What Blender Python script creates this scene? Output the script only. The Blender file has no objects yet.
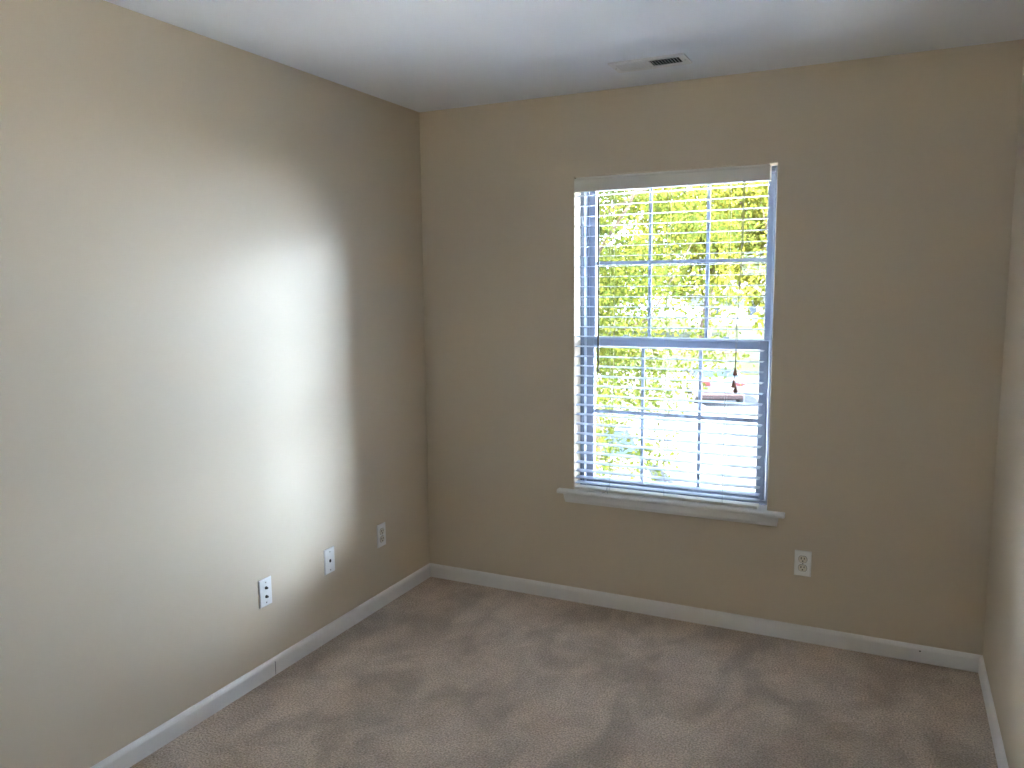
import bpy, bmesh, math, random
import numpy as np
from mathutils import Vector, Matrix

sc = bpy.context.scene
COL = sc.collection
R = math.radians

# ------------------------------------------------------------------ camera
cam_data = bpy.data.cameras.new('camera')
cam_data.sensor_width = 36.0
cam_data.lens = 790.65 / 1024 * 36.0
cam_data.clip_start = 0.02
cam_data.clip_end = 400
cam = bpy.data.objects.new('camera', cam_data)
COL.objects.link(cam)
cam.location = (2.2172, -3.5371, 1.5656)
cam.rotation_mode = 'XYZ'
cam.rotation_euler = (1.4467, 0.0094, 0.4492)
sc.camera = cam

# ------------------------------------------------------------------ view, world, sun
sc.view_settings.view_transform = 'Standard'
sc.view_settings.look = 'None'
sc.view_settings.gamma = 1.0
sc.view_settings.use_curve_mapping = False
sc.view_settings.exposure = 0.88
try:
    sc.cycles.use_denoising = True
    sc.cycles.max_bounces = 14
    sc.cycles.diffuse_bounces = 8
    sc.cycles.transparent_max_bounces = 16
    sc.cycles.sample_clamp_indirect = 0.0
except Exception:
    pass

SKY_BASE = 24.0
SKY_GLOW = 1150.0
world = bpy.data.worlds.new('sky')
sc.world = world
world.use_nodes = True
nt = world.node_tree
nt.nodes.clear()
wo = nt.nodes.new('ShaderNodeOutputWorld')
bg = nt.nodes.new('ShaderNodeBackground')
tc = nt.nodes.new('ShaderNodeTexCoord')
nt.links.new(bg.outputs[0], wo.inputs[0])


def wmath(op, a, b=None, c=None):
    n = nt.nodes.new('ShaderNodeMath')
    n.operation = op
    for i, v in enumerate((a, b, c)):
        if v is None:
            continue
        if isinstance(v, (int, float)):
            n.inputs[i].default_value = v
        else:
            nt.links.new(v, n.inputs[i])
    return n.outputs[0]


# bright haze low in the sky off to the right of the window, the rest an even blue-white sky
az = R(81)
dt = nt.nodes.new('ShaderNodeVectorMath')
dt.operation = 'DOT_PRODUCT'
nt.links.new(tc.outputs['Generated'], dt.inputs[0])
dt.inputs[1].default_value = (math.sin(az), math.cos(az), 0.0)
lobe = wmath('POWER', wmath('MAXIMUM', dt.outputs['Value'], 0.0), 12.0)
sep = nt.nodes.new('ShaderNodeSeparateXYZ')
nt.links.new(tc.outputs['Generated'], sep.inputs[0])


def wramp(a, b, lo=0.0, hi=1.0):
    n = nt.nodes.new('ShaderNodeMapRange')
    n.interpolation_type = 'SMOOTHSTEP'
    for k, v in zip(('From Min', 'From Max', 'To Min', 'To Max'), (a, b, lo, hi)):
        n.inputs[k].default_value = v
    nt.links.new(sep.outputs['Z'], n.inputs['Value'])
    return n.outputs[0]


band = wmath('MULTIPLY', wramp(0.07, 0.15), wramp(0.16, 0.36, 1.0, 0.0))
glow = wmath('MULTIPLY', wmath('MULTIPLY', lobe, band), SKY_GLOW)
even = wmath('MULTIPLY', wramp(0.10, 0.60, 1.0, 0.22), SKY_BASE)       # paler at the horizon, deeper overhead
# a thinner, dimmer stretch of sky over the trees straight ahead
dn = nt.nodes.new('ShaderNodeVectorMath')
dn.operation = 'DOT_PRODUCT'
nt.links.new(tc.outputs['Generated'], dn.inputs[0])
dn.inputs[1].default_value = (math.sin(R(-13)), math.cos(R(-13)), 0.0)
side = nt.nodes.new('ShaderNodeMapRange')
side.interpolation_type = 'SMOOTHSTEP'
for k, v in zip(('From Min', 'From Max', 'To Min', 'To Max'), (0.70, 0.95, 1.05, 0.12)):
    side.inputs[k].default_value = v
nt.links.new(dn.outputs['Value'], side.inputs['Value'])
nt.links.new(wmath('ADD', glow, wmath('MULTIPLY', even, side.outputs[0])), bg.inputs['Strength'])
bg.inputs['Color'].default_value = (0.72, 0.87, 1.12, 1)

sun_d = bpy.data.lights.new('sun', 'SUN')
sun_d.energy = 185.0
sun_d.angle = R(1.0)
sun_d.color = (1.0, 0.96, 0.90)
sun = bpy.data.objects.new('sun', sun_d)
COL.objects.link(sun)
sun.rotation_euler = (R(38), 0, R(-56))     # high, from beyond the left end of the house, never into the window


# ------------------------------------------------------------------ materials
def mat(name, color, rough=0.6, spec=0.5, metallic=0.0, noise=None, bump=None, color2=None):
    """noise = (scale, amount) colour variation; bump = (scale, strength, distance)"""
    m = bpy.data.materials.new(name)
    m.use_nodes = True
    t = m.node_tree
    b = t.nodes['Principled BSDF']
    b.inputs['Base Color'].default_value = (*color, 1)
    b.inputs['Roughness'].default_value = rough
    b.inputs['Specular IOR Level'].default_value = spec
    b.inputs['Metallic'].default_value = metallic
    geo = t.nodes.new('ShaderNodeNewGeometry')
    if noise:
        n = t.nodes.new('ShaderNodeTexNoise')
        n.inputs['Scale'].default_value = noise[0]
        n.inputs['Detail'].default_value = 3
        t.links.new(geo.outputs['Position'], n.inputs['Vector'])
        mr = t.nodes.new('ShaderNodeMapRange')
        mr.inputs['From Min'].default_value = 0.32
        mr.inputs['From Max'].default_value = 0.68
        t.links.new(n.outputs['Fac'], mr.inputs['Value'])
        mx = t.nodes.new('ShaderNodeMix')
        mx.data_type = 'RGBA'
        c2 = color2 or tuple(max(0, c * (1 - noise[1])) for c in color)
        mx.inputs['A'].default_value = (*color, 1)
        mx.inputs['B'].default_value = (*c2, 1)
        t.links.new(mr.outputs[0], mx.inputs['Factor'])
        t.links.new(mx.outputs['Result'], b.inputs['Base Color'])
    if bump:
        n = t.nodes.new('ShaderNodeTexNoise')
        n.inputs['Scale'].default_value = bump[0]
        n.inputs['Detail'].default_value = 4
        t.links.new(geo.outputs['Position'], n.inputs['Vector'])
        bp = t.nodes.new('ShaderNodeBump')
        bp.inputs['Strength'].default_value = bump[1]
        bp.inputs['Distance'].default_value = bump[2]
        t.links.new(n.outputs['Fac'], bp.inputs['Height'])
        t.links.new(bp.outputs[0], b.inputs['Normal'])
    return m


WALL = mat('beige_wall_paint', (0.625, 0.535, 0.405), 0.55, 0.35, noise=(1.3, 0.03), bump=(160, 0.12, 0.001))
CEIL = mat('white_ceiling_paint', (0.84, 0.87, 0.92), 0.85, 0.2, noise=(2.0, 0.02), bump=(90, 0.1, 0.001))
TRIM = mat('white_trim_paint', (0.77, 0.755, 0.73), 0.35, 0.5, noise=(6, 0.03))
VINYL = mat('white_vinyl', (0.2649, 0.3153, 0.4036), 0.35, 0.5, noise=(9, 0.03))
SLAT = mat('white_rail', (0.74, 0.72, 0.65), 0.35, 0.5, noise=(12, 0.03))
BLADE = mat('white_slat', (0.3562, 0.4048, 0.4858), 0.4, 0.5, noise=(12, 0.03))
CORD = mat('white_cord', (0.36, 0.36, 0.34), 0.8, 0.2, noise=(60, 0.1))
WOOD = mat('brown_wood', (0.45, 0.17, 0.09), 0.4, 0.5, noise=(90, 0.4))
WAND = mat('dark_wand', (0.05, 0.035, 0.025), 0.35, 0.5, noise=(40, 0.2))
PLATE = mat('white_plate', (0.82, 0.82, 0.80), 0.3, 0.5, noise=(30, 0.02))
OUTLET = mat('almond_receptacle', (0.72, 0.68, 0.58), 0.35, 0.5, noise=(30, 0.03))
HOLE = mat('dark_hole', (0.012, 0.011, 0.010), 0.6, 0.2, noise=(50, 0.2))
SCREW = mat('screw_metal', (0.45, 0.44, 0.42), 0.4, 0.5, 0.8, noise=(60, 0.2))
JACK = mat('jack_metal', (0.10, 0.09, 0.08), 0.4, 0.5, 0.6, noise=(60, 0.2))
VENT = mat('white_vent_enamel', (0.78, 0.78, 0.77), 0.4, 0.5, noise=(20, 0.03))
DUCT = mat('dark_duct', (0.02, 0.02, 0.022), 0.7, 0.2, noise=(20, 0.3))
CAULK = mat('dark_joint', (0.16, 0.14, 0.13), 0.8, 0.1, noise=(70, 0.3))
BARK = mat('bark', (0.0456, 0.0316, 0.0228), 0.9, 0.1, noise=(9, 0.5), bump=(25, 0.6, 0.02))
PALEBARK = mat('pale_bark', (0.0772, 0.0526, 0.0421), 0.9, 0.1, noise=(3, 0.4), bump=(25, 0.6, 0.02))
CARWHITE = mat('white_car_paint', (0.0257, 0.0248, 0.0253), 0.25, 0.5, noise=(2, 0.03))
CARGLASS = mat('blue_grey_car_glass', (0.0043, 0.0074, 0.0119), 0.25, 0.3, noise=(2, 0.2))
TYRE = mat('tyre_rubber', (0.02, 0.02, 0.02), 0.8, 0.2, noise=(30, 0.2))
ALLOY = mat('alloy', (0.5, 0.5, 0.5), 0.35, 0.5, 0.7, noise=(10, 0.2))
BUMPER = mat('brown_grey_bumper', (0.0209, 0.0124, 0.0113), 0.5, 0.2, noise=(5, 0.2))
REDLENS = mat('red_lens', (0.0316, 0.0008, 0.0016), 0.35, 0.2, noise=(12, 0.3))
HEADLENS = mat('clear_lens', (0.6, 0.6, 0.62), 0.2, 0.5, noise=(12, 0.1))
SIDING = mat('white_siding', (0.1056, 0.1030, 0.1016), 0.7, 0.2, noise=(3, 0.04))
ROOF = mat('grey_shingle', (0.0561, 0.0491, 0.0474), 0.9, 0.1, noise=(6, 0.3))
BRICK = mat('red_brown_brick', (0.0295, 0.0128, 0.0092), 0.9, 0.1, noise=(8, 0.3))
STREET = mat('street_paving', (0.0221, 0.0221, 0.0233), 0.85, 0.2, noise=(0.6, 0.10), bump=(30, 0.3, 0.01))
CONCRETE = mat('pale_concrete', (0.72, 0.74, 0.78), 0.85, 0.2, noise=(0.6, 0.10), bump=(30, 0.3, 0.01))
DARKPATCH = mat('dark_grey_patch', (0.0148, 0.0125, 0.0140), 0.9, 0.2, noise=(2, 0.2), bump=(50, 0.4, 0.01))
MULCH = mat('pine_straw', (0.0203, 0.0111, 0.0082), 0.95, 0.1, noise=(4, 0.4), bump=(30, 0.8, 0.03))
LAWN = mat('lawn_grass', (0.0084, 0.0109, 0.0025), 0.95, 0.1, noise=(1.2, 0.35), bump=(40, 0.8, 0.03))


def glass_mat():
    m = bpy.data.materials.new('window_glass')
    m.use_nodes = True
    t = m.node_tree
    t.nodes.clear()
    o = t.nodes.new('ShaderNodeOutputMaterial')
    mx = t.nodes.new('ShaderNodeMixShader')
    tr = t.nodes.new('ShaderNodeBsdfTransparent')
    gl = t.nodes.new('ShaderNodeBsdfGlossy')
    lw = t.nodes.new('ShaderNodeLayerWeight')
    lw.inputs['Blend'].default_value = 0.18
    gl.inputs['Roughness'].default_value = 0.02
    tr.inputs[0].default_value = (0.95, 0.97, 0.97, 1)
    t.links.new(lw.outputs['Fresnel'], mx.inputs[0])
    t.links.new(tr.outputs[0], mx.inputs[1])
    t.links.new(gl.outputs[0], mx.inputs[2])
    t.links.new(mx.outputs[0], o.inputs[0])
    return m


GLASS = glass_mat()


def leaf_mat(name, ca, cb, scale):
    m = bpy.data.materials.new(name)
    m.use_nodes = True
    t = m.node_tree
    t.nodes.clear()
    o = t.nodes.new('ShaderNodeOutputMaterial')
    mx = t.nodes.new('ShaderNodeMixShader')
    d = t.nodes.new('ShaderNodeBsdfDiffuse')
    tl = t.nodes.new('ShaderNodeBsdfTranslucent')
    geo = t.nodes.new('ShaderNodeNewGeometry')
    n = t.nodes.new('ShaderNodeTexNoise')
    n.inputs['Scale'].default_value = scale
    n.inputs['Detail'].default_value = 2
    t.links.new(geo.outputs['Position'], n.inputs['Vector'])
    mr = t.nodes.new('ShaderNodeMapRange')
    mr.inputs['From Min'].default_value = 0.35
    mr.inputs['From Max'].default_value = 0.65
    t.links.new(n.outputs['Fac'], mr.inputs['Value'])
    cm = t.nodes.new('ShaderNodeMix')
    cm.data_type = 'RGBA'
    cm.inputs['A'].default_value = (*ca, 1)
    cm.inputs['B'].default_value = (*cb, 1)
    t.links.new(mr.outputs[0], cm.inputs['Factor'])
    for s in (d, tl):
        t.links.new(cm.outputs['Result'], s.inputs['Color'])
    mx.inputs[0].default_value = 0.4
    t.links.new(d.outputs[0], mx.inputs[1])
    t.links.new(tl.outputs[0], mx.inputs[2])
    t.links.new(mx.outputs[0], o.inputs[0])
    return m


LEAF_NEAR = leaf_mat('green_leaves', (0.0172, 0.0250, 0.0047), (0.0370, 0.0382, 0.0066), 7.0)
LEAF_FAR = leaf_mat('yellow_green_leaves', (0.0480, 0.0541, 0.0080), (0.0800, 0.0739, 0.0127), 0.9)
LEAF_DEEP = leaf_mat('deep_green_leaves', (0.0133, 0.0227, 0.0054), (0.0267, 0.0320, 0.0066), 0.9)


def carpet_mat():
    m = bpy.data.materials.new('taupe_carpet')
    m.use_nodes = True
    t = m.node_tree
    b = t.nodes['Principled BSDF']
    b.inputs['Roughness'].default_value = 0.95
    b.inputs['Specular IOR Level'].default_value = 0.1
    b.inputs['Sheen Weight'].default_value = 0.15
    geo = t.nodes.new('ShaderNodeNewGeometry')

    def noise(scale, detail, dist=0.0, src=None):
        n = t.nodes.new('ShaderNodeTexNoise')
        n.inputs['Scale'].default_value = scale
        n.inputs['Detail'].default_value = detail
        n.inputs['Distortion'].default_value = dist
        t.links.new(src or geo.outputs['Position'], n.inputs['Vector'])
        return n.outputs['Fac']

    def rng(src, a, b_, c, d):
        r = t.nodes.new('ShaderNodeMapRange')
        for k, v in zip(('From Min', 'From Max', 'To Min', 'To Max'), (a, b_, c, d)):
            r.inputs[k].default_value = v
        t.links.new(src, r.inputs['Value'])
        return r.outputs[0]

    def mul(a, b_):
        n = t.nodes.new('ShaderNodeMath')
        n.operation = 'MULTIPLY'
        t.links.new(a, n.inputs[0])
        t.links.new(b_, n.inputs[1])
        return n.outputs[0]
    # brushed nap: broad patches where the pile lies the other way
    mp = t.nodes.new('ShaderNodeMapping')
    mp.inputs['Scale'].default_value = (1.0, 0.6, 1.0)
    mp.inputs['Rotation'].default_value = (0, 0, R(-15))
    t.links.new(geo.outputs['Position'], mp.inputs['Vector'])
    nap = rng(noise(3.9, 4, 0.8, mp.outputs[0]), 0.42, 0.58, 0.87, 1.13)
    spots = rng(noise(9.0, 3, 0.4), 0.42, 0.60, 0.95, 1.07)
    tuft = rng(noise(150, 3), 0.30, 0.70, 0.58, 1.42)
    fac = mul(mul(nap, spots), tuft)
    vm = t.nodes.new('ShaderNodeVectorMath')
    vm.operation = 'SCALE'
    vm.inputs[0].default_value = (0.47, 0.38, 0.305)
    t.links.new(fac, vm.inputs['Scale'])
    t.links.new(vm.outputs[0], b.inputs['Base Color'])
    bp = t.nodes.new('ShaderNodeBump')
    bp.inputs['Strength'].default_value = 0.9
    bp.inputs['Distance'].default_value = 0.010
    t.links.new(noise(110, 5), bp.inputs['Height'])
    t.links.new(bp.outputs[0], b.inputs['Normal'])
    return m


CARPET = carpet_mat()


# ------------------------------------------------------------------ building helpers
def box(bm, x0, x1, y0, y1, z0, z1, mi=0):
    vs = [bm.verts.new(p) for p in ((x0, y0, z0), (x1, y0, z0), (x1, y1, z0), (x0, y1, z0),
                                    (x0, y0, z1), (x1, y0, z1), (x1, y1, z1), (x0, y1, z1))]
    fs = []
    for q in ((0, 3, 2, 1), (4, 5, 6, 7), (0, 1, 5, 4), (1, 2, 6, 5), (2, 3, 7, 6), (3, 0, 4, 7)):
        f = bm.faces.new([vs[i] for i in q])
        f.material_index = mi
        fs.append(f)
    return vs


def prism(bm, prof, a, b, axis='x', mi=0):
    """extrude a closed 2-D profile between a and b along an axis; profile is in the other two axes, in order"""
    def P(u, v, w):
        return {'x': (w, u, v), 'y': (u, w, v), 'z': (u, v, w)}[axis]
    A = [bm.verts.new(P(u, v, a)) for u, v in prof]
    B = [bm.verts.new(P(u, v, b)) for u, v in prof]
    n = len(prof)
    for i in range(n):
        f = bm.faces.new((A[i], A[(i + 1) % n], B[(i + 1) % n], B[i]))
        f.material_index = mi
    for f in (bm.faces.new(A[::-1]), bm.faces.new(B)):
        f.material_index = mi
    return A + B


def tube(bm, pts, radii, seg=8, mi=0):
    pts = [Vector(p) for p in pts]
    if isinstance(radii, (int, float)):
        radii = [radii] * len(pts)
    rings = []
    up = Vector((0.31, 0.52, 0.79)).normalized()
    for i, p in enumerate(pts):
        d = (pts[min(i + 1, len(pts) - 1)] - pts[max(i - 1, 0)]).normalized()
        u = d.cross(up)
        if u.length < 1e-3:
            u = d.cross(Vector((1, 0, 0)))
        u.normalize()
        v = d.cross(u)
        rings.append([bm.verts.new(p + (u * math.cos(2 * math.pi * k / seg) + v * math.sin(2 * math.pi * k / seg)) * radii[i])
                      for k in range(seg)])
    for a, b in zip(rings, rings[1:]):
        for k in range(seg):
            f = bm.faces.new((a[k], a[(k + 1) % seg], b[(k + 1) % seg], b[k]))
            f.material_index = mi
            f.smooth = True
    for r in (rings[0], rings[-1][::-1]):
        bm.faces.new(r).material_index = mi


def lathe(bm, prof, M, seg=20, mi=0):
    """profile (r, h) revolved round local z, placed by matrix M"""
    rings = []
    for r, h in prof:
        rings.append([bm.verts.new(M @ Vector((r * math.cos(2 * math.pi * k / seg), r * math.sin(2 * math.pi * k / seg), h)))
                      for k in range(seg)])
    for a, b in zip(rings, rings[1:]):
        for k in range(seg):
            f = bm.faces.new((a[k], a[(k + 1) % seg], b[(k + 1) % seg], b[k]))
            f.material_index = mi
            f.smooth = True
    bm.faces.new(rings[0][::-1]).material_index = mi
    bm.faces.new(rings[-1]).material_index = mi


def obj(name, bm, mats, parent=None, bevel=0.0, seg=2, loc=None):
    bmesh.ops.recalc_face_normals(bm, faces=bm.faces[:])
    me = bpy.data.meshes.new(name)
    bm.to_mesh(me)
    bm.free()
    for m in (mats if isinstance(mats, (list, tuple)) else [mats]):
        me.materials.append(m)
    o = bpy.data.objects.new(name, me)
    COL.objects.link(o)
    if parent:
        o.parent = parent
    if loc:
        o.location = loc
    if bevel:
        b = o.modifiers.new('bevel', 'BEVEL')
        b.width = bevel
        b.segments = seg
        b.limit_method = 'ANGLE'
        b.angle_limit = R(35)
    return o


def thing(name, label, cat, loc=(0, 0, 0), rotz=0.0, group=None):
    o = bpy.data.objects.new(name, None)
    o.empty_display_size = 0.1
    COL.objects.link(o)
    o.location = loc
    o.rotation_euler = (0, 0, rotz)
    o['label'] = label
    o['category'] = cat
    if group:
        o['group'] = group
    return o


def tag(o, label=None, cat=None, group=None, kind=None):
    for k, v in (('label', label), ('category', cat), ('group', group), ('kind', kind)):
        if v:
            o[k] = v
    return o


def copy_tree(o, parent=None):
    c = o.copy()
    COL.objects.link(c)
    c.parent = parent
    for ch in list(o.children):
        copy_tree(ch, c)
    return c


# ------------------------------------------------------------------ room shell
W, H, YB = 2.5986, 2.44, -4.15
XL, XR, ZB, ZT = 0.8413, 1.7476, 0.5708, 2.0635      # window opening
WT = 0.20                                            # wall thickness

# back wall: one slab with the window opening, its opening corners softly rounded like corner bead
bm = bmesh.new()
xs, zs = (-0.15, XL, XR, W + 0.15), (-0.25, ZB - 0.02, ZT, H + 0.2)
F = [[bm.verts.new((x, 0, z)) for z in zs] for x in xs]
Bk = [[bm.verts.new((x, WT, z)) for z in zs] for x in xs]
for i in range(3):
    for j in range(3):
        if i == 1 and j == 1:
            continue
        bm.faces.new((F[i][j], F[i + 1][j], F[i + 1][j + 1], F[i][j + 1]))
        bm.faces.new((Bk[i][j], Bk[i][j + 1], Bk[i + 1][j + 1], Bk[i + 1][j]))
hole = [(1, 1), (2, 1), (2, 2), (1, 2)]
edge_front = []
for k in range(4):
    a, b = hole[k], hole[(k + 1) % 4]
    bm.faces.new((F[a[0]][a[1]], F[b[0]][b[1]], Bk[b[0]][b[1]], Bk[a[0]][a[1]]))
    e = bm.edges.get((F[a[0]][a[1]], F[b[0]][b[1]]))
    if k != 0:
        edge_front.append(e)
rim = [(0, 0), (1, 0), (2, 0), (3, 0), (3, 1), (3, 2), (3, 3), (2, 3), (1, 3), (0, 3), (0, 2), (0, 1)]
for k in range(12):
    a, b = rim[k], rim[(k + 1) % 12]
    bm.faces.new((F[a[0]][a[1]], Bk[a[0]][a[1]], Bk[b[0]][b[1]], F[b[0]][b[1]]))
bmesh.ops.bevel(bm, geom=edge_front, offset=0.007, segments=4, profile=0.5, affect='EDGES')
tag(obj('wall_back', bm, WALL), kind='structure')

bm = bmesh.new(); box(bm, -0.15, 0, YB - 0.15, 0, -0.25, H + 0.2)
tag(obj('wall_left', bm, WALL), kind='structure')
bm = bmesh.new(); box(bm, W, W + 0.15, YB - 0.15, 0, -0.25, H + 0.2)
tag(obj('wall_right', bm, WALL), kind='structure')
FX0, FX1, FZ0, FZ1 = 0.80, 1.20, 1.60, 1.90           # small window added behind the camera for fill light
bm = bmesh.new()
box(bm, 0, FX0, YB - 0.15, YB, -0.25, H + 0.2)
box(bm, FX1, W, YB - 0.15, YB, -0.25, H + 0.2)
box(bm, FX0, FX1, YB - 0.15, YB, -0.25, FZ0)
box(bm, FX0, FX1, YB - 0.15, YB, FZ1, H + 0.2)
tag(obj('wall_front', bm, WALL), kind='structure')
bm = bmesh.new(); box(bm, 0, W, YB, 0, H, H + 0.2)
tag(obj('ceiling', bm, CEIL), kind='structure')
bm = bmesh.new(); box(bm, 0, W, YB, 0, -0.25, 0)
tag(obj('floor', bm, CARPET), kind='structure')

# storey below, which shades the ground next to the house
bm = bmesh.new(); box(bm, -4.0, W + 3.0, YB - 0.15, WT, -3.0, -0.26)
tag(obj('wall_lower', bm, SIDING), kind='structure')
bm = bmesh.new(); prism(bm, [(YB - 0.45, H + 0.21), (WT + 0.45, H + 0.21), (WT + 0.45, H + 0.35), (YB / 2 - 0.6, H + 1.9), (YB - 0.45, H + 0.35)], -4.5, W + 3.5, 'x')
tag(obj('roof', bm, ROOF), kind='structure')

# baseboards: flat board with an eased top
BH, BT = 0.0715, 0.013


def base_prof(s=1):
    return [(0, 0), (s * BT, 0), (s * BT, BH - 0.016), (s * BT * 0.80, BH - 0.008), (s * BT * 0.45, BH - 0.002), (s * BT * 0.2, BH), (0, BH)]


bm = bmesh.new(); prism(bm, [(u, v) for u, v in base_prof(1)], YB, 0, 'y')
box(bm, BT - 0.001, BT + 0.0004, -1.2155, -1.2130, 0.003, 0.058, 1)         # open butt joint in the board
bl = tag(obj('baseboard_left', bm, [TRIM, CAULK]), kind='structure')
bm = bmesh.new(); prism(bm, [(W + u, v) for u, v in base_prof(-1)], YB, 0, 'y')
tag(obj('baseboard_right', bm, TRIM), kind='structure')
bm = bmesh.new(); prism(bm, [(u, v) for u, v in base_prof(-1)], BT * 0.5, W - BT * 0.5, 'x')
box(bm, 2.371, 2.378, -BT - 0.0006, -BT + 0.001, 0.047, 0.052, 1)           # small dark nick
tag(obj('baseboard_back', bm, [TRIM, CAULK]), kind='structure')
bm = bmesh.new(); prism(bm, [(YB + u, v) for u, v in base_prof(1)], BT * 0.5, W - BT * 0.5, 'x')
tag(obj('baseboard_front', bm, TRIM), kind='structure')

# ------------------------------------------------------------------ window
win = bpy.data.objects.new('window_1', None)
COL.objects.link(win)
win.location = ((XL + XR) / 2, 0, ZB)
tag(win, 'white vinyl double-hung window with colonial grids in the back wall', kind='structure')
wx, wz = -win.location.x, -win.location.z


def wobj(name, bm, mats, parent=None, bevel=0.0, **k):
    """geometry given in room coordinates, parented under the window's Empty"""
    bmesh.ops.translate(bm, verts=bm.verts, vec=(wx, 0, wz))
    return obj(name, bm, mats, parent or win, bevel, **k)


def ring(bm, x0, x1, z0, z1, w, y0, y1, wb=None, wt=None):
    wb = w if wb is None else wb
    wt = w if wt is None else wt
    box(bm, x0, x0 + w, y0, y1, z0, z1)
    box(bm, x1 - w, x1, y0, y1, z0, z1)
    box(bm, x0 + w, x1 - w, y0, y1, z0, z0 + wb)
    box(bm, x0 + w, x1 - w, y0, y1, z1 - wt, z1)


ZM = 1.292        # meeting rail
bm = bmesh.new()
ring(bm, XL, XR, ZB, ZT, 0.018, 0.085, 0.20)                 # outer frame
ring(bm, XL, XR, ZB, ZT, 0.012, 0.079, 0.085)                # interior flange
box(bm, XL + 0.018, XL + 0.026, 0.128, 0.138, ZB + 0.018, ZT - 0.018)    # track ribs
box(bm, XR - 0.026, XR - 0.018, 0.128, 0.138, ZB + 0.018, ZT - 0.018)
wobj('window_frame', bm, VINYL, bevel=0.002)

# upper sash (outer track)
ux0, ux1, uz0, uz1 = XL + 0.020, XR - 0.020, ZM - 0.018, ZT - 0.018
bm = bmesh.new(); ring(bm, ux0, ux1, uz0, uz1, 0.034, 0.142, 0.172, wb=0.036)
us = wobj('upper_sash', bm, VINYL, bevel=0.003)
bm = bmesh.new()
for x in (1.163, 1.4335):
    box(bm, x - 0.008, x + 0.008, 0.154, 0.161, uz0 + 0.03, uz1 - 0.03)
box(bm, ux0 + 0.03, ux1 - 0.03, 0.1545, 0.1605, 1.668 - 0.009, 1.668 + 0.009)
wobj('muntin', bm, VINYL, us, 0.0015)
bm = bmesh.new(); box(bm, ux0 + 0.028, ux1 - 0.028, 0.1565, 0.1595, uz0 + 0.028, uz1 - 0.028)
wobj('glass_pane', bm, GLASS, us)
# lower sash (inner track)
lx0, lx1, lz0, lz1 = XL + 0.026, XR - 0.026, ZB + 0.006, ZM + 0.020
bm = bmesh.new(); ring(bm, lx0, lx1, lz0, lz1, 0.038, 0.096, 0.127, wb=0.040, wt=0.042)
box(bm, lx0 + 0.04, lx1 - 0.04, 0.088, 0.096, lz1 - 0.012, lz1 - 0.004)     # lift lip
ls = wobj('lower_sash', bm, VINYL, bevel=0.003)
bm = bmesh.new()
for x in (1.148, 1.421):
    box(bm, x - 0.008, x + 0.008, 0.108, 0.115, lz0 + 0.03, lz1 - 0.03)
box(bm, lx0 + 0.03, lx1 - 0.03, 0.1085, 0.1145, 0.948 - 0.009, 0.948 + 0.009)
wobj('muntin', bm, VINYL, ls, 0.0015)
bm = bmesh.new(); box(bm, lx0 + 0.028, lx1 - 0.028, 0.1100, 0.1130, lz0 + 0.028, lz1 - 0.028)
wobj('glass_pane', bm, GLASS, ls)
for x in (1.06, 1.53):
    bm = bmesh.new()
    box(bm, x - 0.022, x + 0.022, 0.098, 0.122, lz1, lz1 + 0.006)
    lathe(bm, [(0.010, 0), (0.010, 0.006), (0.006, 0.008)], Matrix.Translation((x, 0.108, lz1 + 0.006)), 12)
    box(bm, x - 0.003, x + 0.020, 0.099, 0.107, lz1 + 0.006, lz1 + 0.012)
    wobj('sash_lock', bm, VINYL, ls, 0.0008)

# added window in the wall behind the camera, letting in fill light
bm = bmesh.new()
ring(bm, FX0, FX1, FZ0, FZ1, 0.035, YB - 0.12, YB - 0.05)
box(bm, FX0 + 0.035, FX1 - 0.035, YB - 0.11, YB - 0.07, (FZ0 + FZ1) / 2 - 0.015, (FZ0 + FZ1) / 2 + 0.015)
w2 = tag(obj('fill_window', bm, VINYL, None, 0.002), kind='structure')
bm = bmesh.new(); box(bm, FX0 + 0.03, FX1 - 0.03, YB - 0.092, YB - 0.088, FZ0 + 0.03, FZ1 - 0.03)
obj('glass_pane', bm, GLASS, w2)

# stool and apron
bm = bmesh.new()
prof = [(0.084, ZB), (0.084, ZB - 0.020), (-0.030, ZB - 0.020), (-0.036, ZB - 0.016), (-0.038, ZB - 0.010),
        (-0.036, ZB - 0.004), (-0.030, ZB)]
prism(bm, [(u, v) for u, v in prof if u > 0] + [(0.0, ZB - 0.020), (0.0, ZB)], XL + 0.0005, XR - 0.0005, 'x')
prism(bm, [(-0.0005, ZB), (-0.0005, ZB - 0.020)] + prof[2:], 0.762, 1.826, 'x')
wobj('window_sill', bm, TRIM)
bm = bmesh.new()
ap = [(-0.0005, ZB - 0.020), (-0.016, ZB - 0.020), (-0.016, ZB - 0.050), (-0.012, ZB - 0.060), (-0.009, ZB - 0.066), (-0.0005, ZB - 0.066)]
vs = prism(bm, ap, 0.788, 1.800, 'x')
for v in bm.verts:                                   # raked returns at the ends
    t = (v.co.z - (ZB - 0.066)) / 0.046
    if v.co.x < 1.2:
        v.co.x += (1 - t) * 0.010
    else:
        v.co.x -= (1 - t) * 0.006
wobj('apron', bm, TRIM)

# ------------------------------------------------------------------ venetian blind
BX0, BX1 = 0.8440, 1.7210
blind = thing('window_blind', 'white two-inch slatted venetian blind hanging open in the window', 'window blind',
              ((BX0 + BX1) / 2, 0.02, ZB))


def bobj(name, bm, mats, bevel=0.0, parent=None, **k):
    bmesh.ops.translate(bm, verts=bm.verts, vec=(-blind.location.x, -blind.location.y, -blind.location.z))
    return obj(name, bm, mats, parent or blind, bevel, **k)


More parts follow.
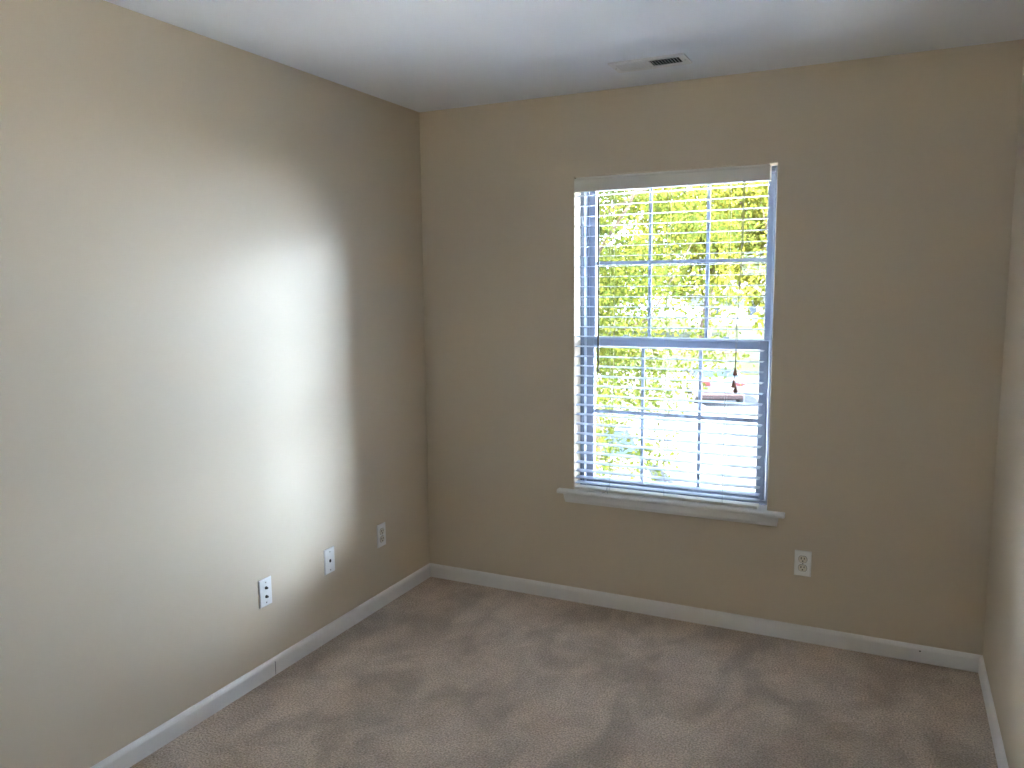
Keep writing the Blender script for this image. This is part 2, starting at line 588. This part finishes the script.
bm = bmesh.new()
prism(bm, [(-0.006, 1.993), (-0.012, 1.996), (-0.012, 2.046), (-0.009, 2.051), (-0.009, 2.0555), (-0.002, 2.0555), (-0.002, 1.993)], BX0, BX1, 'x')
box(bm, BX1 - 0.005, BX1, -0.002, 0.030, 1.993, 2.056)       # valance return
bobj('valance', bm, SLAT, 0.0008)
bm = bmesh.new()
y0, y1 = 0.014, 0.050
prism(bm, [(y0, 2.010), (y0, 2.0630), (y0 + 0.002, 2.0630), (y0 + 0.002, 2.012), (y1 - 0.002, 2.012), (y1 - 0.002, 2.0630), (y1, 2.0630), (y1, 2.010)],
      BX0 + 0.001, BX1 - 0.006, 'x')
bobj('headrail', bm, SLAT)

PITCH = 0.0471
slat_z = [1.979 - PITCH * i for i in range(28)]
slat_z = sorted({round(z, 4) for z in slat_z if z > 0.70} | {0.664, 0.632, 0.606}, reverse=True)
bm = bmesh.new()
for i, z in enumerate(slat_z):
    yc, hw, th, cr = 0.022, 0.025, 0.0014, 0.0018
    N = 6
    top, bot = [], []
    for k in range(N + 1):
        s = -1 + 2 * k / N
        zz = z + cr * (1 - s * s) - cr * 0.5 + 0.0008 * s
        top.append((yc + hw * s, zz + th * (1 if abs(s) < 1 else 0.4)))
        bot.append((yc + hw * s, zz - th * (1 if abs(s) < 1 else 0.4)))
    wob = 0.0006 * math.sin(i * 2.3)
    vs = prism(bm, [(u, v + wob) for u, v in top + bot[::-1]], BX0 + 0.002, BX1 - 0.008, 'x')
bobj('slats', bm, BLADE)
bm = bmesh.new(); box(bm, BX0, BX1 - 0.012, -0.004, 0.048, ZB + 0.0015, ZB + 0.0150)
bobj('bottom_rail', bm, SLAT, 0.002)
for x in (1.022, 1.288, 1.555):
    bm = bmesh.new()
    for yy in (-0.0045, 0.0485):
        tube(bm, [(x, yy, 2.010), (x, yy, 1.3), (x, yy, ZB + 0.014)], 0.0009, 5)
    for z in slat_z:
        tube(bm, [(x, -0.0045, z - 0.0035), (x, 0.0485, z - 0.0035)], 0.0005, 4)
    bobj('ladder_cord', bm, CORD)
# loose cord tails at the left end of the bottom rail
bm = bmesh.new()
tube(bm, [(1.012, -0.006, 0.600), (1.008, -0.014, 0.582), (1.000, -0.016, 0.5745), (0.990, -0.018, 0.5735)], 0.0011, 5)
tube(bm, [(1.012, -0.006, 0.598), (1.016, -0.016, 0.580), (1.020, -0.021, 0.5735)], 0.0011, 5)
bobj('cord_tail', bm, CORD)
# tilt wand
bm = bmesh.new()
tube(bm, [(0.970, -0.028, 1.965), (0.970, -0.028, 1.60), (0.972, -0.028, 1.165)], [0.0046, 0.0046, 0.0046], 8)
tube(bm, [(0.972, -0.028, 1.168), (0.972, -0.028, 1.160)], 0.0058, 8)
tw = bobj('tilt_wand', bm, WAND)
bm = bmesh.new()
tube(bm, [(0.970, -0.028, 1.962), (0.970, -0.028, 1.985), (0.970, -0.022, 1.992), (0.970, -0.013, 1.990)], 0.0014, 6)
bobj('wand_hook', bm, SLAT, parent=None)
# lift cords with wooden tassels
bm = bmesh.new()
tube(bm, [(1.618, -0.016, 1.996), (1.617, -0.020, 1.80), (1.612, -0.024, 1.60), (1.606, -0.026, 1.45), (1.601, -0.026, 1.30), (1.602, -0.026, 1.195)], 0.0013, 6)
tube(bm, [(1.622, -0.016, 1.996), (1.620, -0.021, 1.75), (1.611, -0.026, 1.52), (1.600, -0.028, 1.36), (1.606, -0.028, 1.25), (1.598, -0.030, 1.135)], 0.0011, 6)
tube(bm, [(1.614, -0.016, 1.996), (1.614, -0.021, 1.70), (1.608, -0.024, 1.50), (1.608, -0.022, 1.33), (1.598, -0.020, 1.20), (1.603, -0.020, 1.12)], 0.0011, 6)
lathe(bm, [(0.002, 0), (0.005, 0.002), (0.006, 0.012), (0.003, 0.020)], Matrix.Translation((1.611, -0.025, 1.552)), 10)
bobj('lift_cord', bm, CORD)
for (x, y, z) in ((1.602, -0.026, 1.166), (1.597, -0.030, 1.113), (1.604, -0.020, 1.090)):
    bm = bmesh.new()
    lathe(bm, [(0.003, 0.034), (0.0048, 0.030), (0.0060, 0.020), (0.0095, 0.008), (0.0105, 0.003), (0.009, 0.0)],
          Matrix.Translation((x, y, z)), 14)
    bobj('tassel', bm, WOOD)


# ------------------------------------------------------------------ wall plates
def plate_body(root):
    bm = bmesh.new()
    w, h = 0.035, 0.057
    a = [bm.verts.new((sx * w, 0.0, sz * h)) for sx, sz in ((-1, -1), (1, -1), (1, 1), (-1, 1))]
    b = [bm.verts.new((sx * w, -0.0025, sz * h)) for sx, sz in ((-1, -1), (1, -1), (1, 1), (-1, 1))]
    c = [bm.verts.new((sx * (w - 0.004), -0.0060, sz * (h - 0.004))) for sx, sz in ((-1, -1), (1, -1), (1, 1), (-1, 1))]
    for p, q in ((a, b), (b, c)):
        for k in range(4):
            bm.faces.new((p[k], p[(k + 1) % 4], q[(k + 1) % 4], q[k]))
    bm.faces.new(a); bm.faces.new(c)
    obj('cover_plate', bm, PLATE, root, 0.0008)


def screw(root, z):
    bm = bmesh.new()
    M = Matrix.Translation((0, -0.0060, z)) @ Matrix.Rotation(R(90), 4, 'X')
    lathe(bm, [(0.0032, 0), (0.0030, 0.0008), (0.0018, 0.0013)], M, 12)
    box(bm, -0.0024, 0.0024, -0.0076, -0.0071, z - 0.0004, z + 0.0004, 1)
    obj('screw', bm, [SCREW, HOLE], root)


def duplex(name, label, loc, rotz):
    t = thing(name, label, 'electrical outlet', loc, rotz, 'duplex outlets low on the walls')
    plate_body(t)
    screw(t, 0.0)
    for s in (1, -1):
        zc = s * 0.0195
        bm = bmesh.new()
        pr = []
        for k in range(24):
            an = 2 * math.pi * k / 24
            pr.append((0.0172 * math.cos(an), zc + max(-0.0142, min(0.0142, 0.0172 * math.sin(an)))))
        prism(bm, pr, -0.0085, -0.0050, 'y')
        rc = obj('receptacle', bm, OUTLET, t, 0.0006)
        bm = bmesh.new()
        box(bm, -0.0082, -0.0048, -0.0088, -0.0080, zc - 0.0005, zc + 0.0090)
        box(bm, 0.0048, 0.0078, -0.0088, -0.0080, zc + 0.0005, zc + 0.0085)
        lathe(bm, [(0.0030, 0), (0.0030, 0.0008)], Matrix.Translation((0, -0.0080, zc - 0.0075)) @ Matrix.Rotation(R(90), 4, 'X'), 12)
        obj('slot', bm, HOLE, rc)
        bm = bmesh.new()           # dark ring: shade of the gap round the receptacle, put in as colour
        pr2 = [(u * 1.07, zc + (v - zc) * 1.08) for u, v in pr]
        prism(bm, pr2, -0.0064, -0.0052, 'y')
        obj('gap_shade_ring', bm, JACK, rc)
    return t


duplex('wall_outlet', 'white duplex electrical outlet below the window on the back wall', (1.906, 0, 0.3527), 0)
duplex('wall_outlet', 'white duplex electrical outlet on the left wall near the corner', (0, -0.441, 0.358), R(90))


def jack_plate(label, loc, zs):
    t = thing('jack_plate', label, 'wall plate', loc, R(90), 'low-voltage jack plates on the left wall')
    plate_body(t)
    screw(t, 0.0415)
    screw(t, -0.0415)
    for z, kind in zs:
        bm = bmesh.new()
        if kind == 'phone':
            box(bm, -0.0058, 0.0058, -0.0068, -0.0050, z - 0.0065, z + 0.0060)
            box(bm, -0.0025, 0.0025, -0.0068, -0.0050, z - 0.0085, z - 0.0065)
        else:
            M = Matrix.Translation((0, -0.0055, z)) @ Matrix.Rotation(R(90), 4, 'X')
            lathe(bm, [(0.0065, 0), (0.0065, 0.002), (0.0048, 0.002), (0.0048, 0.009), (0.0040, 0.0095)], M, 12)
        obj('jack', bm, HOLE if kind == 'phone' else JACK, t)
    return t


jack_plate('white wall plate with two dark jacks, one above the other', (0, -1.238, 0.358), [(0.019, 'coax'), (-0.017, 'coax')])
jack_plate('white wall plate with a single dark jack in its centre', (0, -0.838, 0.358), [(0.001, 'phone')])

# ------------------------------------------------------------------ ceiling vent
VX0, VX1, VY0, VY1 = 1.143, 1.448, -0.414, -0.271
vent = thing('ceiling_vent', 'white two-way louvered ceiling air register above the window', 'air vent',
             ((VX0 + VX1) / 2, (VY0 + VY1) / 2, H))
hx, hy = (VX1 - VX0) / 2, (VY1 - VY0) / 2
bm = bmesh.new()
fr = 0.024
# frame lies below the ceiling: outer skirt, sloped border
o_ = [(-hx, -hy), (hx, -hy), (hx, hy), (-hx, hy)]
i_ = [(-hx + fr, -hy + fr), (hx - fr, -hy + fr), (hx - fr, hy - fr), (-hx + fr, hy - fr)]
A = [bm.verts.new((x, y, 0)) for x, y in o_]
B = [bm.verts.new((x, y, -0.0060)) for x, y in o_]
C_ = [bm.verts.new((x * 0.985, y * 0.97, -0.0075)) for x, y in o_]
D_ = [bm.verts.new((x, y, -0.0075)) for x, y in i_]
E_ = [bm.verts.new((x, y, 0)) for x, y in i_]
for p, q in ((A, B), (B, C_), (C_, D_), (D_, E_)):
    for k in range(4):
        bm.faces.new((p[k], p[(k + 1) % 4], q[(k + 1) % 4], q[k]))
box(bm, -0.004, 0.004, -hy + fr, hy - fr, -0.0075, 0)
obj('frame', bm, VENT, vent)
bm = bmesh.new(); box(bm, -hx + fr * 0.5, hx - fr * 0.5, -hy + fr * 0.5, hy - fr * 0.5, -0.0012, -0.0004)
obj('duct_opening', bm, DUCT, vent)
for side in (-1, 1):
    bm = bmesh.new()
    n = 10
    span = hx - fr - 0.006
    for k in range(n):
        xc = side * (0.008 + span * (k + 0.5) / n)
        dx = 0.0031 if side > 0 else -0.0058
        bt = 0.0012 if side > 0 else 0.0008
        # a tilted blade, wide face turned away from the middle
        prism(bm, [(xc - dx - bt, -0.0016), (xc - dx + bt, -0.0016), (xc + dx + bt, -0.0078), (xc + dx - bt, -0.0078)],
              -hy + fr, hy - fr, 'y')
    obj('louver', bm, VENT, vent)
for x in (-hx + 0.012, hx - 0.012):
    bm = bmesh.new()
    lathe(bm, [(0.0035, 0), (0.0030, 0.001), (0.0015, 0.0015)], Matrix.Translation((x, 0, -0.0074)) @ Matrix.Rotation(R(180), 4, 'X'), 10)
    obj('screw', bm, SCREW, vent)


# ------------------------------------------------------------------ outside
GZ = -3.0
bm = bmesh.new(); box(bm, -70, 70, -70, 110, GZ - 0.3, GZ)
tag(obj('ground', bm, CONCRETE), kind='structure')


def slab(name, pts, z0, z1, m, label=None, cat=None):
    bm = bmesh.new()
    prism(bm, pts, z0, z1, 'z')
    o = obj(name, bm, m)
    return tag(o, label, cat, kind='structure')


slab('street', [(-60, 9.5), (0.6, 9.5), (1.2, 40), (-60, 40)], GZ - 0.05, GZ + 0.01, STREET)
slab('light_cut_lawn', [(8.5, 0.8), (60, 0.8), (60, 36), (7.5, 36)], GZ - 0.05, GZ + 0.05, LAWN)  # unseen dark ground, added to cut light bounced in from the right
slab('lawn', [(-40, 36.5), (40, 37.5), (40, 109), (-40, 109)], GZ - 0.05, GZ + 0.06, LAWN)
slab('ground_patch', [(-14, 22.5), (-6.2, 26.0), (-4.9, 28.0), (-5.2, 31), (-8.5, 33), (-24, 30)], GZ - 0.05, GZ + 0.02, DARKPATCH)  # dark grey patch of ground left of the far sedan
slab('ground_mulch', [(-14, 47), (-9, 46), (-6.8, 49), (-7.4, 55), (-12, 57), (-17, 53)], GZ, GZ + 0.10, MULCH)


def leaf_cloud(name, seed, n, crown, size, clumps, clump_r, m, parent, fold=0.25, skirt=None):
    """thousands of small folded leaves gathered in clumps through an ellipsoid crown"""
    g = np.random.default_rng(seed)
    cx, cy, cz, rx, ry, rz = crown
    d = g.normal(size=(clumps, 3))
    d /= np.linalg.norm(d, axis=1)[:, None]
    rad = g.random(clumps) ** 0.42
    cen = d * rad[:, None] * np.array([rx, ry, rz]) + np.array([cx, cy, cz])
    if skirt:                       # lower boughs: (cx, cy, cz, rx, ry, rz, clumps)
        k = skirt[6]
        e = g.uniform(-1, 1, size=(k, 3))
        cen = np.concatenate([cen, e * np.array(skirt[3:6]) + np.array(skirt[:3])])
        clumps += k
    idx = g.integers(0, clumps, n)
    wgt = g.uniform(0.6, 1.3, clumps)
    pos = cen[idx] + g.normal(size=(n, 3)) * (clump_r * wgt[idx])[:, None] * np.array([1, 1, 0.7])
    u = g.normal(size=(n, 3)); u[:, 2] -= 0.3
    u /= np.linalg.norm(u, axis=1)[:, None]
    w = g.normal(size=(n, 3)); w[:, 2] += 0.8
    v = np.cross(w, u); v /= np.linalg.norm(v, axis=1)[:, None]
    nn = np.cross(u, v)
    s = size * g.uniform(0.65, 1.3, n)[:, None]
    v0 = pos - u * s * 0.5
    v1 = pos - u * s * 0.05 + v * s * 0.30 + nn * s * fold * 0.4
    v2 = pos + u * s * 0.5
    v3 = pos - u * s * 0.05 - v * s * 0.30 + nn * s * fold * 0.4
    co = np.stack([v0, v1, v2, v3], 1).reshape(-1, 3)
    base = np.arange(n)[:, None] * 4
    tris = np.concatenate([base + np.array([[0, 1, 2]]), base + np.array([[0, 2, 3]])], 1).reshape(-1, 3)
    me = bpy.data.meshes.new(name)
    me.vertices.add(len(co))
    me.vertices.foreach_set('co', co.astype(np.float32).ravel())
    me.loops.add(tris.size)
    me.loops.foreach_set('vertex_index', tris.astype(np.int32).ravel())
    me.polygons.add(len(tris))
    me.polygons.foreach_set('loop_start', np.arange(0, tris.size, 3, dtype=np.int32))
    me.polygons.foreach_set('loop_total', np.full(len(tris), 3, dtype=np.int32))
    me.update(calc_edges=True)
    me.validate()
    me.materials.append(m)
    o = bpy.data.objects.new(name, me)
    COL.objects.link(o)
    o.parent = parent
    return o


def tree(label, x, y, h, crown, n, size, clumps, clump_r, lm, bark, seed, trunk_r, group=None, skirt=None):
    """crown = (dx, dy, zc, rx, ry, rz) relative to the tree's foot"""
    t = thing('tree', label, 'tree', (x, y, GZ), 0, group)
    rnd = random.Random(seed)
    bm = bmesh.new()
    dx, dy, zc, rx, ry, rz = crown
    top = Vector((dx * 0.8, dy * 0.8, zc + rz * 0.5))
    pts = [Vector((0, 0, -0.1)), Vector((0.04 * h, 0, h * 0.3)), Vector((dx * 0.4, dy * 0.4, zc - rz * 0.3)), Vector((dx * 0.6, dy * 0.6, zc)), top]
    tube(bm, pts, [trunk_r * 1.25, trunk_r, trunk_r * 0.8, trunk_r * 0.5, trunk_r * 0.15], 12)
    for k in range(11):
        a = k * 2.4 + rnd.random()
        s = pts[1].lerp(pts[3], 0.35 + 0.6 * k / 11)
        e = Vector((dx + math.cos(a) * rx * 0.75, dy + math.sin(a) * ry * 0.75, s.z + rz * rnd.uniform(0.1, 0.7)))
        mid = s.lerp(e, 0.5) + Vector((0, 0, -0.08 * h * rnd.random()))
        tube(bm, [s, mid, e], [trunk_r * 0.42, trunk_r * 0.25, trunk_r * 0.07], 7)
    obj('trunk', bm, bark, t)
    leaf_cloud('foliage', seed, n, crown, size, clumps, clump_r, lm, t, skirt=skirt)
    return t


# the leafy tree just outside, filling the left of the view
tree('leafy green tree close outside the window, covering its left side', -1.9, 7.2, 8.0,
     (0.0, 0.0, 6.2, 2.55, 2.1, 4.3), 46000, 0.070, 170, 0.25, LEAF_NEAR, BARK, 11, 0.075,
     skirt=(-0.30, 0.0, 3.4, 1.35, 1.3, 1.7, 110))
# taller trees beyond the drive
tree('tall yellow-green tree with pale reddish trunk behind the parked car', -10.2, 54.0, 14.0,
     (0.5, 0, 9.6, 7.6, 4.5, 6.3), 15000, 0.42, 150, 0.65, LEAF_FAR, PALEBARK, 23, 0.38, 'trees beyond the drive')
tree('yellow-green tree at the right edge of the window view', -3.6, 41.0, 13.0,
     (0, 0, 7.6, 4.0, 3.4, 5.7), 9000, 0.36, 90, 0.55, LEAF_FAR, BARK, 31, 0.30, 'trees beyond the drive')
tree('deep green tree farthest left behind the near tree', -24.0, 62.0, 12.0,
     (0, 0, 7.2, 9.0, 5.0, 6.5), 9000, 0.55, 110, 0.9, LEAF_DEEP, BARK, 47, 0.35, 'trees beyond the drive')
# white house across the way
house = thing('house', 'white sided house across the lawn, behind the trees', 'house', (-9.5, 84, GZ))
bm = bmesh.new()
box(bm, -9, 9, 0, 8, 0, 3.6)
for k in range(18):
    box(bm, -9.02, 9.02, -0.03, 0.01, 0.2 * k + 0.01, 0.2 * k + 0.03)
obj('wall', bm, SIDING, house)
bm = bmesh.new(); prism(bm, [(-0.6, 3.5), (4, 6.2), (8.6, 3.5), (8.6, 3.35), (-0.6, 3.35)], -9.5, 9.5, 'x')
obj('roof', bm, ROOF, house)
for x in (-6, -2):
    bm = bmesh.new(); ring(bm, x - 0.6, x + 0.6, 1.0, 2.5, 0.08, -0.08, -0.02); box(bm, x - 0.55, x + 0.55, -0.05, -0.02, 1.05, 2.45, 1)
    obj('window', bm, [TRIM, CARGLASS], house)
bm = bmesh.new(); box(bm, 0.6, 2.6, -0.35, 0.0, 0, 3.3); box(bm, 1.2, 2.0, -0.45, -0.35, 0, 2.1, 1)
obj('brick_entry', bm, [BRICK, WOOD], house)


# ------------------------------------------------------------------ cars
def car(label, loc, rotz, tall=0.0):
    """a sedan; local +y is the front, x across; origin on the ground at its centre"""
    t = thing('car', label, 'car', loc, rotz)
    L, hwid = 2.30, 0.90
    # side outline of the lower body (y, z)
    st = [(-2.30, 0.42, 0.80, 0.76), (-2.22, 0.30, 0.98, 0.84), (-1.95, 0.26, 1.04, 0.88), (-1.2, 0.24, 1.00, 0.91), (-0.4, 0.24, 0.96, 0.92),
          (0.5, 0.24, 0.95, 0.92), (1.2, 0.25, 0.92, 0.90), (1.8, 0.28, 0.84, 0.87), (2.15, 0.32, 0.74, 0.80), (2.30, 0.42, 0.62, 0.70)]
    bm = bmesh.new()
    rings = []
    for y, zb, zt, w in st:
        zm = zb + (zt - zb) * 0.55
        pr = [(-w * 0.90, zb), (-w, zb + 0.10), (-w, zm), (-w * 0.95, zt - 0.05), (-w * 0.80, zt),
              (0, zt + 0.03), (w * 0.80, zt), (w * 0.95, zt - 0.05), (w, zm), (w, zb + 0.10), (w * 0.90, zb)]
        rings.append([bm.verts.new((x, y, z + tall * 0.3)) for x, z in pr])
    for a, b in zip(rings, rings[1:]):
        for k in range(len(a)):
            f = bm.faces.new((a[k], a[(k + 1) % len(a)], b[(k + 1) % len(a)], b[k]))
            f.smooth = True
    bm.faces.new(rings[0]); bm.faces.new(rings[-1][::-1])
    obj('body', bm, CARWHITE, t)
    # glasshouse
    zt0 = 0.97 + tall * 0.3
    g = [(-1.75, zt0, 0.80), (-1.05, 1.36 + tall, 0.62), (-0.2, 1.42 + tall, 0.64), (0.45, 1.38 + tall, 0.63), (1.25, zt0 - 0.04, 0.80)]
    bm = bmesh.new()
    lo, hi = [], []
    prof_top = [(-1.05, 1.34), (-0.2, 1.40), (0.40, 1.36)]
    V = {}
    def v(x, y, z):
        key = (round(x, 4), round(y, 4), round(z, 4))
        if key not in V:
            V[key] = bm.verts.new((x, y, z))
        return V[key]
    for s in (-1, 1):
        q = [v(s * 0.82, -1.78, zt0), v(s * 0.84, -0.9, zt0 - 0.01), v(s * 0.84, 0.5, zt0 - 0.02), v(s * 0.80, 1.22, zt0 - 0.05)]
        r = [v(s * 0.60, -1.08, 1.34 + tall), v(s * 0.62, -0.2, 1.39 + tall), v(s * 0.60, 0.40, 1.35 + tall)]
        bm.faces.new((q[0], q[1], r[0])); bm.faces.new((q[1], q[2], r[2], r[1], r[0])); bm.faces.new((q[2], q[3], r[2]))
    bm.faces.new((v(-0.82, -1.78, zt0), v(0.82, -1.78, zt0), v(0.60, -1.08, 1.34 + tall), v(-0.60, -1.08, 1.34 + tall)))
    bm.faces.new((v(0.80, 1.22, zt0 - 0.05), v(-0.80, 1.22, zt0 - 0.05), v(-0.60, 0.40, 1.35 + tall), v(0.60, 0.40, 1.35 + tall)))
    bm.faces.new((v(-0.60, -1.08, 1.34 + tall), v(0.60, -1.08, 1.34 + tall), v(0.62, -0.2, 1.39 + tall), v(-0.62, -0.2, 1.39 + tall)))
    bm.faces.new((v(-0.62, -0.2, 1.39 + tall), v(0.62, -0.2, 1.39 + tall), v(0.60, 0.40, 1.35 + tall), v(-0.60, 0.40, 1.35 + tall)))
    obj('windows', bm, CARGLASS, t)
    # roof and pillars
    bm = bmesh.new()
    rr = []
    for y, z, w in ((-1.12, 1.345, 0.60), (-0.7, 1.40, 0.63), (-0.2, 1.42, 0.64), (0.2, 1.41, 0.63), (0.46, 1.35, 0.60)):
        rr.append([bm.verts.new((x * w, y, z + tall + 0.015 - 0.035 * x * x)) for x in (-1.05, -0.6, 0, 0.6, 1.05)])
    for a, b in zip(rr, rr[1:]):
        for k in range(4):
            bm.faces.new((a[k], a[k + 1], b[k + 1], b[k])).smooth = True
    ext = bmesh.ops.extrude_face_region(bm, geom=bm.faces[:])
    for e in ext['geom']:
        if isinstance(e, bmesh.types.BMVert):
            e.co.z -= 0.04
    for s in (-1, 1):
        tube(bm, [(s * 0.82, -1.75, zt0), (s * 0.62, -1.08, 1.345 + tall)], 0.06, 6)
        tube(bm, [(s * 0.81, 1.20, zt0 - 0.05), (s * 0.61, 0.42, 1.355 + tall)], 0.04, 6)
        tube(bm, [(s * 0.85, -0.15, zt0 - 0.02), (s * 0.635, -0.22, 1.39 + tall)], 0.035, 6)
    obj('roof', bm, CARWHITE, t)
    for s in (-1, 1):
        bm = bmesh.new()
        prism(bm, [(s * 0.42, 0.80), (s * 0.80, 0.78), (s * 0.84, 0.90), (s * 0.78, 0.95), (s * 0.44, 0.94)], -2.36, -2.10, 'y')
        obj('tail_light', bm, REDLENS, t, 0.02)
        bm = bmesh.new()
        prism(bm, [(s * 0.48, 0.58), (s * 0.78, 0.60), (s * 0.80, 0.72), (s * 0.50, 0.70)], 2.10, 2.31, 'y')
        obj('headlight', bm, HEADLENS, t, 0.02)
        bm = bmesh.new()
        tube(bm, [(s * 0.84, 0.78, 0.95), (s * 0.93, 0.78, 1.00)], 0.025, 6)
        box(bm, *sorted((s * 0.92, s * 1.10)), 0.72, 0.84, 0.95, 1.09)
        obj('side_mirror', bm, CARWHITE if not tall else BUMPER, t, 0.02)
    bm = bmesh.new()
    prism(bm, [(-2.37, 0.30), (-2.40, 0.45), (-2.36, 0.60), (-2.10, 0.60), (-2.10, 0.24)], -0.78, 0.78, 'x')
    obj('rear_bumper', bm, BUMPER, t, 0.03)
    bm = bmesh.new()
    prism(bm, [(2.35, 0.28), (2.37, 0.42), (2.32, 0.50), (2.10, 0.50), (2.10, 0.24)], -0.74, 0.74, 'x')
    obj('front_bumper', bm, BUMPER, t, 0.03)
    for s in (-1, 1):
        for y in (-1.38, 1.42):
            M = Matrix.Translation((s * 0.80, y, 0.32)) @ Matrix.Rotation(R(90) * s, 4, 'Y')
            bm = bmesh.new()
            lathe(bm, [(0.20, -0.09), (0.31, -0.10), (0.325, -0.06), (0.325, 0.08), (0.31, 0.12), (0.20, 0.115)], M, 22)
            wh = obj('wheel', bm, TYRE, t)
            bm = bmesh.new()
            lathe(bm, [(0.19, 0.10), (0.20, 0.125), (0.06, 0.110), (0.05, 0.125)], M, 22)
            obj('hubcap', bm, ALLOY, wh)
    return t


car('white sedan seen from behind with red tail lights, parked across the drive', (-4.2, 28.2, GZ), R(20))
car('white car facing the house, nearest to it, partly behind the leafy tree', (-3.75, 13.4, GZ), R(205))
